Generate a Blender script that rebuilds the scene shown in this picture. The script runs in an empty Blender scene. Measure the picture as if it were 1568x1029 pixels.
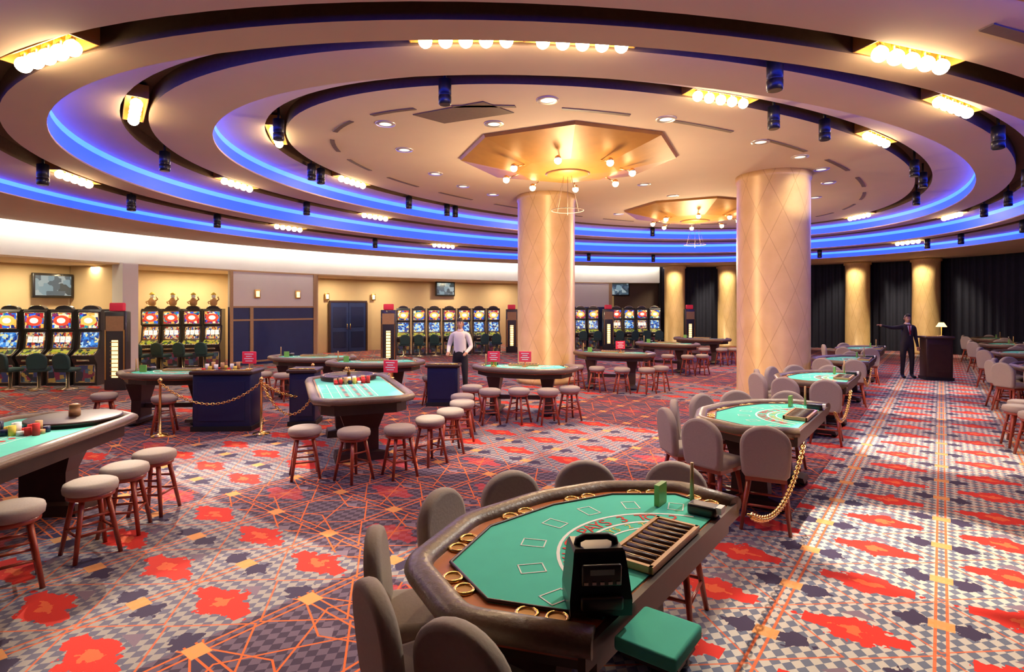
import bpy, bmesh, math, random
from mathutils import Vector, Matrix
random.seed(4)
sc=bpy.context.scene
pi=math.pi
# ------------------------------------------------------------------ materials
class NT:
    def __init__(s,name):
        s.mat=bpy.data.materials.new(name); s.mat.use_nodes=True
        s.nt=s.mat.node_tree; s.N=s.nt.nodes; s.b=s.N['Principled BSDF']
    def node(s,t,**k):
        n=s.N.new(t)
        for a,v in k.items(): setattr(n,a,v)
        return n
    def put(s,sock,v):
        if isinstance(v,bpy.types.NodeSocket): s.nt.links.new(v,sock)
        else: sock.default_value=v
    def m(s,op,a,b=None,c=None):
        n=s.node('ShaderNodeMath',operation=op)
        s.put(n.inputs[0],a)
        if b is not None: s.put(n.inputs[1],b)
        if c is not None: s.put(n.inputs[2],c)
        return n.outputs[0]
    def mix(s,f,a,b):
        n=s.node('ShaderNodeMix',data_type='RGBA')
        s.put(n.inputs[0],f)
        s.put(n.inputs[6],(*a,1) if isinstance(a,tuple) and len(a)==3 else a)
        s.put(n.inputs[7],(*b,1) if isinstance(b,tuple) and len(b)==3 else b)
        return n.outputs[2]
def M(name,col,rough=.5,metal=0,emit=None,es=0,noise=0,nscale=20,bump=0,coat=0):
    t=NT(name); b=t.b
    b.inputs['Base Color'].default_value=(*col,1); b.inputs['Roughness'].default_value=rough
    b.inputs['Metallic'].default_value=metal
    if coat: b.inputs['Coat Weight'].default_value=coat
    if emit: b.inputs['Emission Color'].default_value=(*emit,1); b.inputs['Emission Strength'].default_value=es
    if noise or bump:
        tc=t.node('ShaderNodeTexCoord'); nz=t.node('ShaderNodeTexNoise'); nz.inputs['Scale'].default_value=nscale
        nz.inputs['Detail'].default_value=4
        t.nt.links.new(tc.outputs['Object'],nz.inputs['Vector'])
        if noise:
            c=t.mix(nz.outputs['Fac'],tuple(x*(1-noise) for x in col),tuple(min(1,x*(1+noise)) for x in col))
            t.nt.links.new(c,b.inputs['Base Color'])
        if bump:
            bp=t.node('ShaderNodeBump'); bp.inputs['Strength'].default_value=bump; bp.inputs['Distance'].default_value=.01
            t.nt.links.new(nz.outputs['Fac'],bp.inputs['Height']); t.nt.links.new(bp.outputs[0],b.inputs['Normal'])
    return t.mat
m_ceil=M('ceiling_plaster',(.76,.60,.45),.8,noise=.05,nscale=1.5)
m_ceil2=M('ceiling_plaster_ring',(.66,.49,.36),.8,noise=.05,nscale=1.5)
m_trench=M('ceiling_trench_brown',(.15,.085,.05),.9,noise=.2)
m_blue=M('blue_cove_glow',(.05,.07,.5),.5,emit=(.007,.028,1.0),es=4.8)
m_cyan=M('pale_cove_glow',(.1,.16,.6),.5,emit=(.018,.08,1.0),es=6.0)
m_white=M('wall_plaster_white',(.8,.78,.72),.7,noise=.03,nscale=3)
m_beige=M('wall_plaster_beige',(.64,.48,.28),.7,noise=.06,nscale=3)
m_navy=M('wall_panel_navy',(.015,.03,.12),.45,noise=.2,nscale=4)
m_trim=M('trim_wood_gold',(.42,.26,.12),.45,noise=.15)
m_blackpl=M('black_plastic',(.012,.012,.014),.35,noise=.1,coat=.2)
m_black=M('black_paint',(.012,.012,.014),.5,noise=.1)
m_wood=M('cherry_wood',(.33,.055,.022),.35,noise=.35,nscale=12,coat=.3)
m_rimwood=M('table_racetrack_wood',(.50,.15,.045),.3,noise=.25,nscale=14,coat=.4)
m_darkwood=M('dark_wood',(.045,.02,.014),.4,noise=.3,nscale=10)
m_lightwood=M('honey_wood',(.55,.32,.12),.4,noise=.2,nscale=10,coat=.2)
m_uph=M('grey_upholstery',(.38,.33,.28),.75,noise=.08,nscale=60,bump=.15)
m_leath=M('padded_leather',(.17,.12,.08),.36,noise=.2,nscale=40,bump=.3)
m_felt=M('green_felt',(.09,.62,.46),.95,noise=.08,nscale=8)
m_felt2=M('turquoise_felt',(.15,.70,.54),.95,noise=.08,nscale=8)
m_gold=M('polished_brass',(.85,.55,.18),.25,1,noise=.05)
m_goldleaf=M('gold_leaf_panel',(.46,.22,.045),.45,.2,noise=.15,nscale=5)
m_print=M('white_print',(.9,.95,.9),.9,noise=.02)
m_red=M('red_print',(.70,.03,.025),.8,noise=.05)
m_yel=M('yellow_print',(.85,.65,.1),.8,noise=.05)
m_sign=M('red_sign_face',(.7,.03,.07),.5,emit=(.8,.03,.06),es=.2,noise=.05)
m_bulb=M('warm_bulb',(1,.9,.7),.3,emit=(1,.76,.42),es=38)
m_bulb2=M('chandelier_bulb',(1,.9,.7),.3,emit=(1,.74,.38),es=30)
m_down=M('downlight_lens',(1,1,.95),.2,emit=(1,.9,.7),es=1.3)
m_rim=M('downlight_trim',(.7,.65,.6),.3,.6,noise=.05)
m_vent=M('air_vent',(.20,.13,.09),.6,noise=.15)
m_strip=M('frieze_lamp_tube',(1,1,1),.4,emit=(1,.95,.84),es=64)
m_glass=M('grey_glass',(.3,.34,.34),.1,noise=.05)
m_navybox=M('navy_laminate',(.012,.018,.07),.35,noise=.15)
m_teal=M('teal_vinyl',(.02,.07,.065),.45,noise=.15)
m_skin=M('skin',(.55,.30,.19),.55,noise=.05,nscale=30)
m_hair=M('dark_hair',(.02,.013,.01),.6,noise=.3,nscale=60)
m_suit=M('dark_suit',(.018,.016,.02),.8,noise=.2,nscale=50)
m_shirt=M('white_shirt',(.75,.73,.70),.8,noise=.03,nscale=30)
m_shoe=M('black_shoe',(.01,.01,.01),.3,noise=.1)
m_tie=M('red_tie',(.35,.02,.02),.6,noise=.1)
m_eye=M('eye_dark',(.03,.02,.015),.2,noise=.05)
m_lip=M('lips',(.4,.14,.11),.5,noise=.05)
m_cab=M('slot_cabinet',(.03,.028,.03),.35,noise=.1,coat=.3)
m_chrome=M('slot_chrome',(.75,.65,.45),.25,.9,noise=.05)
m_strip2=M('totem_light_strip',(1,.8,.4),.4,emit=(1,.65,.25),es=2.2)
m_acryl=M('green_acrylic',(.22,.45,.10),.3,noise=.05)
m_curt=M('navy_velvet_curtain',(.010,.010,.022),.9,noise=.3,nscale=6)

def screen_mat(name,pal,es,scale,stretch=(1,1,1)):
    t=NT(name); tc=t.node('ShaderNodeTexCoord'); oi=t.node('ShaderNodeObjectInfo')
    vm=t.node('ShaderNodeVectorMath',operation='ADD'); vs=t.node('ShaderNodeVectorMath',operation='MULTIPLY'); vs.inputs[1].default_value=stretch
    t.nt.links.new(tc.outputs['Object'],vs.inputs[0]); t.nt.links.new(vs.outputs[0],vm.inputs[0])
    r=t.m('MULTIPLY',oi.outputs['Random'],37.0); cb=t.node('ShaderNodeCombineXYZ')
    for i in range(3): t.nt.links.new(r,cb.inputs[i])
    t.nt.links.new(cb.outputs[0],vm.inputs[1])
    v=t.node('ShaderNodeTexVoronoi',distance='CHEBYCHEV'); v.inputs['Scale'].default_value=scale
    t.nt.links.new(vm.outputs[0],v.inputs['Vector'])
    sx=t.node('ShaderNodeSeparateColor'); t.nt.links.new(v.outputs['Color'],sx.inputs[0])
    cr=t.node('ShaderNodeValToRGB'); cr.color_ramp.interpolation='CONSTANT'; el=cr.color_ramp.elements
    while len(el)<len(pal): el.new(.5)
    for i,c in enumerate(pal): el[i].position=i/len(pal); el[i].color=(*c,1)
    t.nt.links.new(sx.outputs[0],cr.inputs[0])
    t.nt.links.new(cr.outputs[0],t.b.inputs['Emission Color']); t.b.inputs['Emission Strength'].default_value=es
    t.b.inputs['Base Color'].default_value=(.03,.03,.03,1); t.b.inputs['Roughness'].default_value=.2
    return t.mat
m_scr_top=screen_mat('slot_top_glass',[(.01,.02,.15),(.02,.12,.7),(.5,.02,.02),(.9,.45,.08),(.02,.25,.3),(1,.85,.5),(.25,.02,.1)],1.2,13)
m_scr_mid=screen_mat('slot_reel_glass',[(.02,.02,.03),(.7,.5,.25),(.5,.04,.02),(.95,.5,.1),(.02,.05,.3),(.7,.6,.4)],.9,22,(1.2,1,.8))
m_scr_bel=screen_mat('slot_belly_glass',[(.01,.01,.015),(.02,.02,.05),(.20,.10,.02),(.10,.01,.02),(.03,.05,.06),(.01,.01,.01)],.8,9)
m_scr_dek=screen_mat('slot_button_deck',[(.02,.02,.02),(.45,.5,.02),(.6,.55,.05),(.05,.10,.03),(.6,.4,.03)],.8,14)
m_scr_blu=screen_mat('slot_video_glass',[(.01,.03,.2),(.05,.25,.7),(.4,.65,.9),(.02,.1,.35),(.75,.7,.3)],1.1,16)
m_tv=screen_mat('tv_picture',[(.05,.08,.09),(.3,.45,.5),(.1,.16,.2),(.5,.6,.6)],.6,5)

def carpet():
    t=NT('casino_carpet'); g=t.node('ShaderNodeNewGeometry'); mp=t.node('ShaderNodeMapping',vector_type='POINT')
    t.nt.links.new(g.outputs['Position'],mp.inputs['Vector'])
    mp.inputs['Rotation'].default_value=(0,0,math.radians(37.4))
    sp=t.node('ShaderNodeSeparateXYZ'); t.nt.links.new(mp.outputs[0],sp.inputs[0])
    X,Y=sp.outputs[0],sp.outputs[1]
    m=t.m
    SX,SY=.86,.74
    a=m('DIVIDE',X,SX); b=m('DIVIDE',Y,SY)
    sa=m('SUBTRACT',m('FRACT',a),.5); sb=m('SUBTRACT',m('FRACT',b),.5)
    fa=m('ABSOLUTE',sa); fb=m('ABSOLUTE',sb)
    ia=m('FLOOR',a); ib=m('FLOOR',b)
    par=m('MODULO',m('ABSOLUTE',m('ADD',ia,ib)),2.0)
    ca=m('FLOOR',m('DIVIDE',m('ADD',X,m('MULTIPLY',Y,.8)),.075)); cb=m('FLOOR',m('DIVIDE',m('SUBTRACT',X,m('MULTIPLY',Y,.8)),.075))
    chk=m('GREATER_THAN',m('MODULO',m('ABSOLUTE',m('ADD',ca,cb)),2.0),.5)
    za=m('FLOOR',m('DIVIDE',m('ADD',X,.95),SX*3)); zb=m('FLOOR',m('DIVIDE',m('ADD',Y,.2),SY*4))
    zc=m('LESS_THAN',m('MODULO',m('ABSOLUTE',m('ADD',za,zb)),2.0),.5)
    zone=m('MAXIMUM',m('MULTIPLY',zc,.62),m('GREATER_THAN',X,-1.15))  # paler blocks left of the aisle mix carpet pattern with painted-in light pools
    nz=t.node('ShaderNodeTexNoise'); nz.inputs['Scale'].default_value=15; nz.inputs['Detail'].default_value=3; t.nt.links.new(g.outputs['Position'],nz.inputs['Vector'])
    jig=m('MULTIPLY',m('SUBTRACT',nz.outputs['Fac'],.5),.42)
    light=t.mix(chk,(.50,.48,.46),(.125,.15,.235)); dark=t.mix(chk,(.040,.022,.060),(.125,.085,.145))
    base=t.mix(zone,dark,light)
    nv=m('LESS_THAN',m('ADD',m('ADD',m('MULTIPLY',m('SUBTRACT',.5,fb),1.5),m('MULTIPLY',m('ABSOLUTE',m('SUBTRACT',fa,.33)),1.6)),jig),.22)
    base=t.mix(nv,base,(.035,.024,.075))
    tri=m('MULTIPLY',m('LESS_THAN',m('ADD',fa,m('MULTIPLY',m('SUBTRACT',sb,.22),.9)),.12),m('GREATER_THAN',sb,.22))
    base=t.mix(tri,base,(.19,.14,.21))
    d=m('ADD',m('ADD',m('MULTIPLY',fa,.90),m('MULTIPLY',m('ABSOLUTE',m('ADD',sb,.03)),1.4)),jig)
    s1=m('LESS_THAN',d,.33)
    s2=m('LESS_THAN',m('MAXIMUM',m('MULTIPLY',fa,.60),m('ADD',m('MULTIPLY',m('ABSOLUTE',m('ADD',sb,.03)),2.3),m('MULTIPLY',jig,.6))),.20)
    mot=m('MAXIMUM',s1,s2)
    mot=m('MULTIPLY',mot,m('MAXIMUM',m('GREATER_THAN',zone,.5),m('MULTIPLY',m('GREATER_THAN',par,.5),.5)))
    red=t.mix(m('LESS_THAN',d,.11),(.66,.022,.012),(.80,.13,.04))
    c=t.mix(mot,base,red)
    l1=m('LESS_THAN',m('ABSOLUTE',m('SUBTRACT',m('ADD',fa,fb),.52)),.012)
    l2=m('LESS_THAN',m('ABSOLUTE',m('SUBTRACT',m('MULTIPLY',fa,.5),m('SUBTRACT',fb,.2))),.010)
    l3=m('LESS_THAN',m('ABSOLUTE',m('SUBTRACT',fa,.465)),.010)
    l4=m('LESS_THAN',m('ABSOLUTE',m('SUBTRACT',m('MULTIPLY',fa,1.9),fb)),.018)
    l5=m('LESS_THAN',m('ABSOLUTE',m('SUBTRACT',fb,.455)),.010)
    Ld=m('MAXIMUM',m('MAXIMUM',l1,l2),m('MAXIMUM',l3,m('MAXIMUM',l4,l5))); Ll=m('MAXIMUM',m('MULTIPLY',l1,.8),m('MULTIPLY',l3,.9))
    zz=m('GREATER_THAN',zone,.5)
    L=m('ADD',m('MULTIPLY',Ll,zz),m('MULTIPLY',Ld,m('SUBTRACT',1.0,zz)))
    c=t.mix(L,c,(.68,.13,.025))
    sq=m('MULTIPLY',m('GREATER_THAN',fa,.42),m('GREATER_THAN',fb,.42))
    c=t.mix(m('MULTIPLY',sq,.9),c,(.74,.33,.10))
    n2=t.node('ShaderNodeTexNoise'); n2.inputs['Scale'].default_value=240; t.nt.links.new(g.outputs['Position'],n2.inputs['Vector'])
    c=t.mix(m('MULTIPLY',n2.outputs['Fac'],.3),c,(.03,.022,.026))
    t.nt.links.new(c,t.b.inputs['Base Color']); t.b.inputs['Roughness'].default_value=.95
    bp=t.node('ShaderNodeBump'); bp.inputs['Strength'].default_value=.3; bp.inputs['Distance'].default_value=.004
    t.nt.links.new(n2.outputs['Fac'],bp.inputs['Height']); t.nt.links.new(bp.outputs[0],t.b.inputs['Normal'])
    return t.mat
m_carpet=carpet()

def pillar_mat():
    t=NT('gold_diamond_pillar'); tc=t.node('ShaderNodeTexCoord'); sp=t.node('ShaderNodeSeparateXYZ')
    t.nt.links.new(tc.outputs['Object'],sp.inputs[0]); m=t.m
    ang=m('MULTIPLY',m('ARCTAN2',sp.outputs[1],sp.outputs[0]),9/(2*pi)); z=m('MULTIPLY',sp.outputs[2],.85)
    f1=m('ABSOLUTE',m('SUBTRACT',m('FRACT',m('ADD',ang,z)),.5)); f2=m('ABSOLUTE',m('SUBTRACT',m('FRACT',m('SUBTRACT',ang,z)),.5))
    ln=m('GREATER_THAN',m('MAXIMUM',f1,f2),.486)
    nz=t.node('ShaderNodeTexNoise'); nz.inputs['Scale'].default_value=3; nz.inputs['Detail'].default_value=6
    t.nt.links.new(tc.outputs['Object'],nz.inputs['Vector'])
    c=t.mix(nz.outputs['Fac'],(.56,.34,.12),(.76,.52,.24)); c=t.mix(m('MULTIPLY',ln,.45),c,(.34,.18,.05))
    t.nt.links.new(c,t.b.inputs['Base Color']); t.b.inputs['Roughness'].default_value=.38; t.b.inputs['Metallic'].default_value=.1
    bp=t.node('ShaderNodeBump',invert=True); bp.inputs['Strength'].default_value=.6; bp.inputs['Distance'].default_value=.02
    t.nt.links.new(ln,bp.inputs['Height']); t.nt.links.new(bp.outputs[0],t.b.inputs['Normal'])
    return t.mat
m_pillar=pillar_mat()

# ------------------------------------------------------------------ builder
class B:
    def __init__(s): s.v=[];s.f=[];s.mi=[];s.sm=[];s.mats=[];s.M=Matrix.Identity(4)
    def slot(s,m):
        if m not in s.mats: s.mats.append(m)
        return s.mats.index(m)
    def add(s,vs,fs,mat,smooth=False):
        o=len(s.v); k=s.slot(mat)
        s.v+= [tuple(s.M@Vector(p)) for p in vs]
        for f in fs: s.f.append([i+o for i in f]); s.mi.append(k); s.sm.append(smooth)
    def loft(s,loops,mat,caps=True,smooth=True,closed=True):
        n=len(loops[0]); vs=[p for l in loops for p in l]; fs=[]
        for i in range(len(loops)-1):
            for j in range(n if closed else n-1):
                a=i*n+j;b=i*n+(j+1)%n
                fs.append([a,b,b+n,a+n])
        s.add(vs,fs,mat,smooth)
        if caps:
            o=len(s.v)-len(vs); k=s.slot(mat)
            s.f.append([o+i for i in range(n)][::-1]); s.f.append([o+len(vs)-n+i for i in range(n)])
            s.mi+=[k,k]; s.sm+=[False,False]
    def box(s,c,d,mat,rz=0):
        x,y,z=[q/2 for q in d]; R=Matrix.Translation(c)@Matrix.Rotation(rz,4,'Z')
        P=[R@Vector(p) for p in [(-x,-y,-z),(x,-y,-z),(x,y,-z),(-x,y,-z),(-x,-y,z),(x,-y,z),(x,y,z),(-x,y,z)]]
        s.add(P,[[3,2,1,0],[4,5,6,7],[0,1,5,4],[1,2,6,5],[2,3,7,6],[3,0,4,7]],mat)
    def rbox(s,c,d,r,mat,rz=0,k=3):
        R=Matrix.Translation(c)@Matrix.Rotation(rz,4,'Z'); loops=[]
        def rr(ins,z):
            hx,hy=d[0]/2-ins,d[1]/2-ins; q=max(.001,r*1.3-ins); out=[]
            for ci,(sx,sy) in enumerate([(1,1),(-1,1),(-1,-1),(1,-1)]):
                for i in range(k+1):
                    a=pi/2*(ci+i/k); out.append(R@Vector((sx*(hx-q)+q*math.cos(a),sy*(hy-q)+q*math.sin(a),z)))
            return out
        for i in range(k+1):
            a=pi/2*i/k; loops.append(rr(r*(1-math.sin(a)),-d[2]/2+r*(1-math.cos(a))))
        for i in range(k+1):
            a=pi/2*(1-i/k); loops.append(rr(r*(1-math.sin(a)),d[2]/2-r*(1-math.cos(a))))
        s.loft(loops,mat)
    def cyl(s,p0,p1,r0,r1,mat,n=12,caps=True):
        p0,p1=Vector(p0),Vector(p1); d=(p1-p0).normalized(); q=d.to_track_quat('Z','Y')
        L=[[p+q@Vector((r*math.cos(2*pi*i/n),r*math.sin(2*pi*i/n),0)) for i in range(n)] for p,r in((p0,r0),(p1,r1))]
        s.loft(L,mat,caps)
    def lathe(s,prof,mat,c=(0,0,0),n=20,caps=True,smooth=True):
        s.loft([[(c[0]+r*math.cos(2*pi*i/n),c[1]+r*math.sin(2*pi*i/n),c[2]+z) for i in range(n)] for r,z in prof],mat,caps,smooth)
    def sph(s,c,r,mat,n=12,k=8):
        if not hasattr(r,'__len__'): r=(r,r,r)
        s.loft([[(c[0]+r[0]*math.sin(pi*j/k)*math.cos(2*pi*i/n),c[1]+r[1]*math.sin(pi*j/k)*math.sin(2*pi*i/n),c[2]-r[2]*math.cos(pi*j/k)) for i in range(n)] for j in [.08]+list(range(1,k))+[k-.08]],mat)
    def tube(s,pts,r,mat,n=8,closed=False,caps=True,rz=None):
        pts=[Vector(p) for p in pts]; L=[]
        for i,p in enumerate(pts):
            if closed: t=pts[(i+1)%len(pts)]-pts[i-1]
            else: t=pts[min(i+1,len(pts)-1)]-pts[max(i-1,0)]
            t.normalize(); side=t.cross(Vector((0,0,1)))
            if side.length<1e-3: side=Vector((1,0,0))
            side.normalize(); up=side.cross(t)
            L.append([p+side*(r*math.cos(2*pi*k/n))+up*((rz or r)*math.sin(2*pi*k/n)) for k in range(n)])
        if closed: L.append(L[0])
        s.loft(L,mat,caps and not closed)
    def prism(s,poly,z0,z1,mat):
        s.loft([[(x,y,z0) for x,y in poly],[(x,y,z1) for x,y in poly]],mat,smooth=False)
    def mesh(s,name):
        me=bpy.data.meshes.new(name); me.from_pydata(s.v,[],s.f)
        for m in s.mats: me.materials.append(m)
        me.polygons.foreach_set('material_index',s.mi); me.polygons.foreach_set('use_smooth',s.sm)
        bm=bmesh.new(); bm.from_mesh(me); bmesh.ops.recalc_face_normals(bm,faces=bm.faces); bm.to_mesh(me); bm.free()
        me.update(); return me
    def obj(s,name,loc=(0,0,0),rz=0): return inst(name,s.mesh(name),loc,rz)
def inst(name,me,loc=(0,0,0),rz=0):
    o=bpy.data.objects.new(name,me); sc.collection.objects.link(o); o.location=loc; o.rotation_euler=(0,0,rz); return o
def inset(poly,ds):
    n=len(poly); ar=sum(poly[i][0]*poly[(i+1)%n][1]-poly[(i+1)%n][0]*poly[i][1] for i in range(n)); sg=1 if ar>0 else -1
    lines=[]
    for i in range(n):
        p=Vector(poly[i]); q=Vector(poly[(i+1)%n]); d=(q-p).normalized(); nn=Vector((-d.y,d.x))*sg
        lines.append((p+nn*ds[i],d))
    out=[]
    for i in range(n):
        p,d=lines[i-1]; q,e=lines[i]; den=d.x*e.y-d.y*e.x
        t=((q.x-p.x)*e.y-(q.y-p.y)*e.x)/den; out.append((p.x+d.x*t,p.y+d.y*t))
    return out

# ------------------------------------------------------------------ room frame
C=Vector((3.4,14.2)); W=Vector((.78,.626)); U=Vector((.626,-.78)); A0,B0=8.9,5.1; AW,BW=18.3,12.6
def E(th,a,b,sh=None):
    p=C+W*(a*math.cos(th))+U*(b*math.sin(th))
    return p+sh if sh is not None else p
def shf(d): return W*(.2 if d<1.3 else .02)-U*min(.5,max(0,d-1.9)*.28)
def off(d): return (A0+d,B0+d)
def ring(bd,prof,th0,th1,n,closed=False):
    for (a0,b0,z0,_,s0),(a1,b1,z1,mt,s1) in zip(prof,prof[1:]):
        L=[]
        for a,b,z,sh in((a0,b0,z0,s0),(a1,b1,z1,s1)):
            L.append([(*E(th0+(th1-th0)*i/n,a,b,sh),z) for i in range(n if closed else n+1)])
        bd.loft(L,mt,caps=False,smooth=True,closed=closed)
def wall(s,dz=0):
    a,b=AW+dz,BW+dz; d=Vector((s,1)); o=-C
    dw,du,ow,ou=d.dot(W)/a,d.dot(U)/b,o.dot(W)/a,o.dot(U)/b
    qa=dw*dw+du*du; qb=2*(dw*ow+du*ou); qc=ow*ow+ou*ou-1
    t=(-qb+math.sqrt(qb*qb-4*qa*qc))/(2*qa); p=d*t
    q=p-C
    return p,math.atan2(q.dot(U)/b,q.dot(W)/a)
def S(px): return (px-784)/860
b=B(); n=96; b.add([(*E(2*pi*i/n,AW+4.5,BW+4.5),0) for i in range(n)],[list(range(n))],m_carpet); b.obj('floor')
# ceiling
L0,L1,L2,L3=4.97,4.66,4.30,4.05
bd=B(); n=160
bd.add([(*E(2*pi*i/n,A0,B0,shf(0)),L0) for i in range(n)],[list(range(n))],m_ceil)
pr=[(*off(0),L0,None,shf(0))]
def seg(d,z,m): pr.append((*off(d),z,m,shf(d)))
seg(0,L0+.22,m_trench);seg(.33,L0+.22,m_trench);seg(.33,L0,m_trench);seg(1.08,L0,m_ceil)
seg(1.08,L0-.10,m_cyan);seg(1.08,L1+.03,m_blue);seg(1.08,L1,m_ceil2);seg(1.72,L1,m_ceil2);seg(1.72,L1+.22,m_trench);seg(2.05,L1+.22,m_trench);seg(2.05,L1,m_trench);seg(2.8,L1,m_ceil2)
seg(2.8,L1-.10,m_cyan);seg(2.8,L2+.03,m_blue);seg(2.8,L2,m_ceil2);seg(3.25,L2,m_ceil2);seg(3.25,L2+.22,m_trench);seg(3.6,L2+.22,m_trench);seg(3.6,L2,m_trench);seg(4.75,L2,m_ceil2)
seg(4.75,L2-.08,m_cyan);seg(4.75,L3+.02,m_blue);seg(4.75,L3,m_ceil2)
Z2=Vector((0,0))
pr.append((AW-.45,BW-.45,L3,m_ceil2,Z2));pr.append((AW-.45,BW-.45,L3+.12,m_ceil2,Z2))
ring(bd,pr,0,2*pi,n,True)
ring(bd,[(AW-.45,BW-.45,L3+.12,None,Z2),(AW-.7,BW-.7,L3+.5,m_white,Z2),(AW+.02,BW+.02,L3+.5,m_white,Z2)],0,2*pi,n,True)
bd.obj('ceiling')
tA=math.radians(-178); _,tB=wall(S(1010))
bd=B(); pts=[(*E(tA+(tB-tA)*i/80,AW-.5,BW-.5),L3+.2) for i in range(81)]
bd.tube(pts,.03,m_strip,n=6); bd.obj('cove_lamp_tube')
def arc(name,s0,s1,z0,z1,mat,dz=0,thick=.0,n=16,th=None):
    t0,t1=th if th else (wall(s0,dz)[1],wall(s1,dz)[1])
    bd=B()
    if thick:
        L=[]
        for k in range(n+1):
            t=t0+(t1-t0)*k/n; p=E(t,AW+dz,BW+dz); q=E(t,AW+dz+thick,BW+dz+thick)
            L.append([(*p,z0),(*q,z0),(*q,z1),(*p,z1)])
        bd.loft(L,mat,smooth=False)
    else: ring(bd,[(AW+dz,BW+dz,z0,None,Z2),(AW+dz,BW+dz,z1,mat,Z2)],t0,t1,n)
    return bd.obj(name)
FZ=3.25
arc('wall_frieze',0,0,FZ,L3+.5,m_white,0,.2,90,th=(tA,tB))
tO=wall(-1.25)[1]
arc('wall_side',0,0,0,FZ,m_white,0,.2,24,th=(tA,tO))
arc('wall_column_slots',S(188),S(212),0,FZ,m_white,-.15,.4,2)
arc('wall_left',S(355),S(485),2.0,FZ,m_white,0,.2)
arc('wall_left_wainscot',S(355),S(485),0,2.0,m_navy,0,.2)
arc('wall_back',S(868),S(937),2.0,FZ,m_white,0,.2,6)
arc('wall_back_wainscot',S(868),S(937),0,2.0,m_navy,0,.2,6)
tr=0
for px in (355,386,483,870,935):
    arc('trim_%d'%tr,S(px-2.4),S(px+2.4),0,FZ if px in(355,483,870,935) else 2.0,m_trim,-.04,.035,1); tr+=1
for z in (2.0,1.55,.12):
    arc('trim_%d'%tr,S(355),S(485),z-.03,z+.03,m_trim,-.03,.028,12); tr+=1
arc('trim_%d'%tr,-1.25,S(937),FZ-.05,FZ,m_trim,-.03,.05,60)
t0=wall(-1.5,2.8)[1]; t1=wall(S(1022),2.8)[1]
arc('wall_alcove',0,0,0,FZ+.1,m_beige,2.8,.15,80,th=(t0,t1))
bd=B(); ring(bd,[(AW+.2,BW+.2,FZ,None,Z2),(AW+2.9,BW+2.9,FZ,m_ceil,Z2)],t0,t1,80); bd.obj('ceiling_alcove')
for k,px in enumerate((212,420,490,880,1015)):
    p,t=wall(S(px)); p=E(t,AW+.22,BW+.22); q=E(t,AW+2.78,BW+2.78); bd=B(); d=(q-p).normalized(); nn=Vector((-d.y,d.x))*.06
    bd.prism([tuple(p+nn),tuple(q+nn),tuple(q-nn),tuple(p-nn)],0,FZ,m_beige if px!=1015 else m_black); bd.obj('wall_partition_%d'%k)
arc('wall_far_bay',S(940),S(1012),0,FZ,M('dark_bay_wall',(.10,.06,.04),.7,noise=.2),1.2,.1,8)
bd=B(); tC0=wall(S(1010))[1]; tC1=tA+2*pi; n=900; L=[]
for z in (0.0,L3+.05):
    l=[]
    for i in range(n+1):
        t=tC0+(tC1-tC0)*i/n; w=.09*math.sin(i*1.25)+.04*math.sin(i*.31)
        l.append((*E(t,AW-.25+w,BW-.25+w),z))
    L.append(l)
bd.loft(L,m_curt,caps=False,closed=False); bd.obj('velvet_curtain')
arc('wall_right',0,0,0,L3+.5,m_black,.05,.15,90,th=(tC0,tC1))
for px in (1033,1115,1313,1418):
    p,_=wall(S(px),-1.1); bd=B(); bd.lathe([(.55,0),(.55,.12),(.5,.14),(.5,L3-.15),(.56,L3-.12),(.56,L3-.01)],m_pillar,n=32)
    bd.obj('gold_column',(p.x,p.y,0))
for x,y in ((5.92,12.75),(.92,15.1)):
    bd=B(); bd.lathe([(.80,0),(.80,.10),(.765,.12),(.765,4.8),(.79,4.83),(.79,L0)],m_pillar,n=64); bd.obj('gold_diamond_pillar',(x,y,0))

# ------------------------------------------------------------------ lights helpers
def light(kind,name,loc,e,col,size=.1,tgt=None,angle=None,blend=.5):
    l=bpy.data.lights.new(name,kind); l.energy=e; l.color=col
    if kind=='AREA': l.shape='DISK'; l.size=size
    else: l.shadow_soft_size=size
    if kind=='SPOT': l.spot_size=angle or 1.6; l.spot_blend=blend
    o=bpy.data.objects.new(name,l); sc.collection.objects.link(o); o.location=loc
    if tgt is not None: o.rotation_euler=(Vector(tgt)-Vector(loc)).to_track_quat('-Z','Y').to_euler()
    return o
WARM=(1,.72,.42)
T={1:(.165,L0),2:(1.885,L1),3:(3.425,L2)}
bl=B()
for k in range(5):
    x=(k-2)*.2; bl.sph((x,0,.0),.07,m_bulb,12,8); bl.cyl((x,0,.04),(x,0,.2),.03,.045,m_gold,10)
bl.box((0,.12,.12),(1.15,.012,.16),m_goldleaf); bl.box((0,-.12,.12),(1.15,.012,.16),m_goldleaf); bl.box((0,0,.20),(1.15,.24,.015),m_goldleaf)
bl.box((-.57,0,.12),(.012,.24,.16),m_goldleaf); bl.box((.57,0,.12),(.012,.24,.16),m_goldleaf)
lamp_me=bl.mesh('halogen_lamp_row')
bc=B(); bc.cyl((0,0,.21),(0,0,0),.02,.02,m_black,8); bc.lathe([(.03,.02),(.085,.0),(.085,-.2),(.075,-.21),(.085,-.22),(.085,-.32),(.07,-.33)],m_blackpl,n=16)
can_me=bc.mesh('can_spotlight')
lamps={1:[(2.93,7.62),(-3.46,10.1),(-2.7,13.4),(6.4,9.9),(10.5,17.9),(.3,20)],
 2:[(-5.07,7.6),(-5.6,12.2),(-3.55,16.3),(-.45,5.55),(.75,5.75),(5.7,7.75),(12.8,16.3)],
 3:[(-4.2,5.1),(3.67,5.2),(-8,9.9),(-6.6,16.2),(-2.45,20.8),(16,20.8)]}
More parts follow.
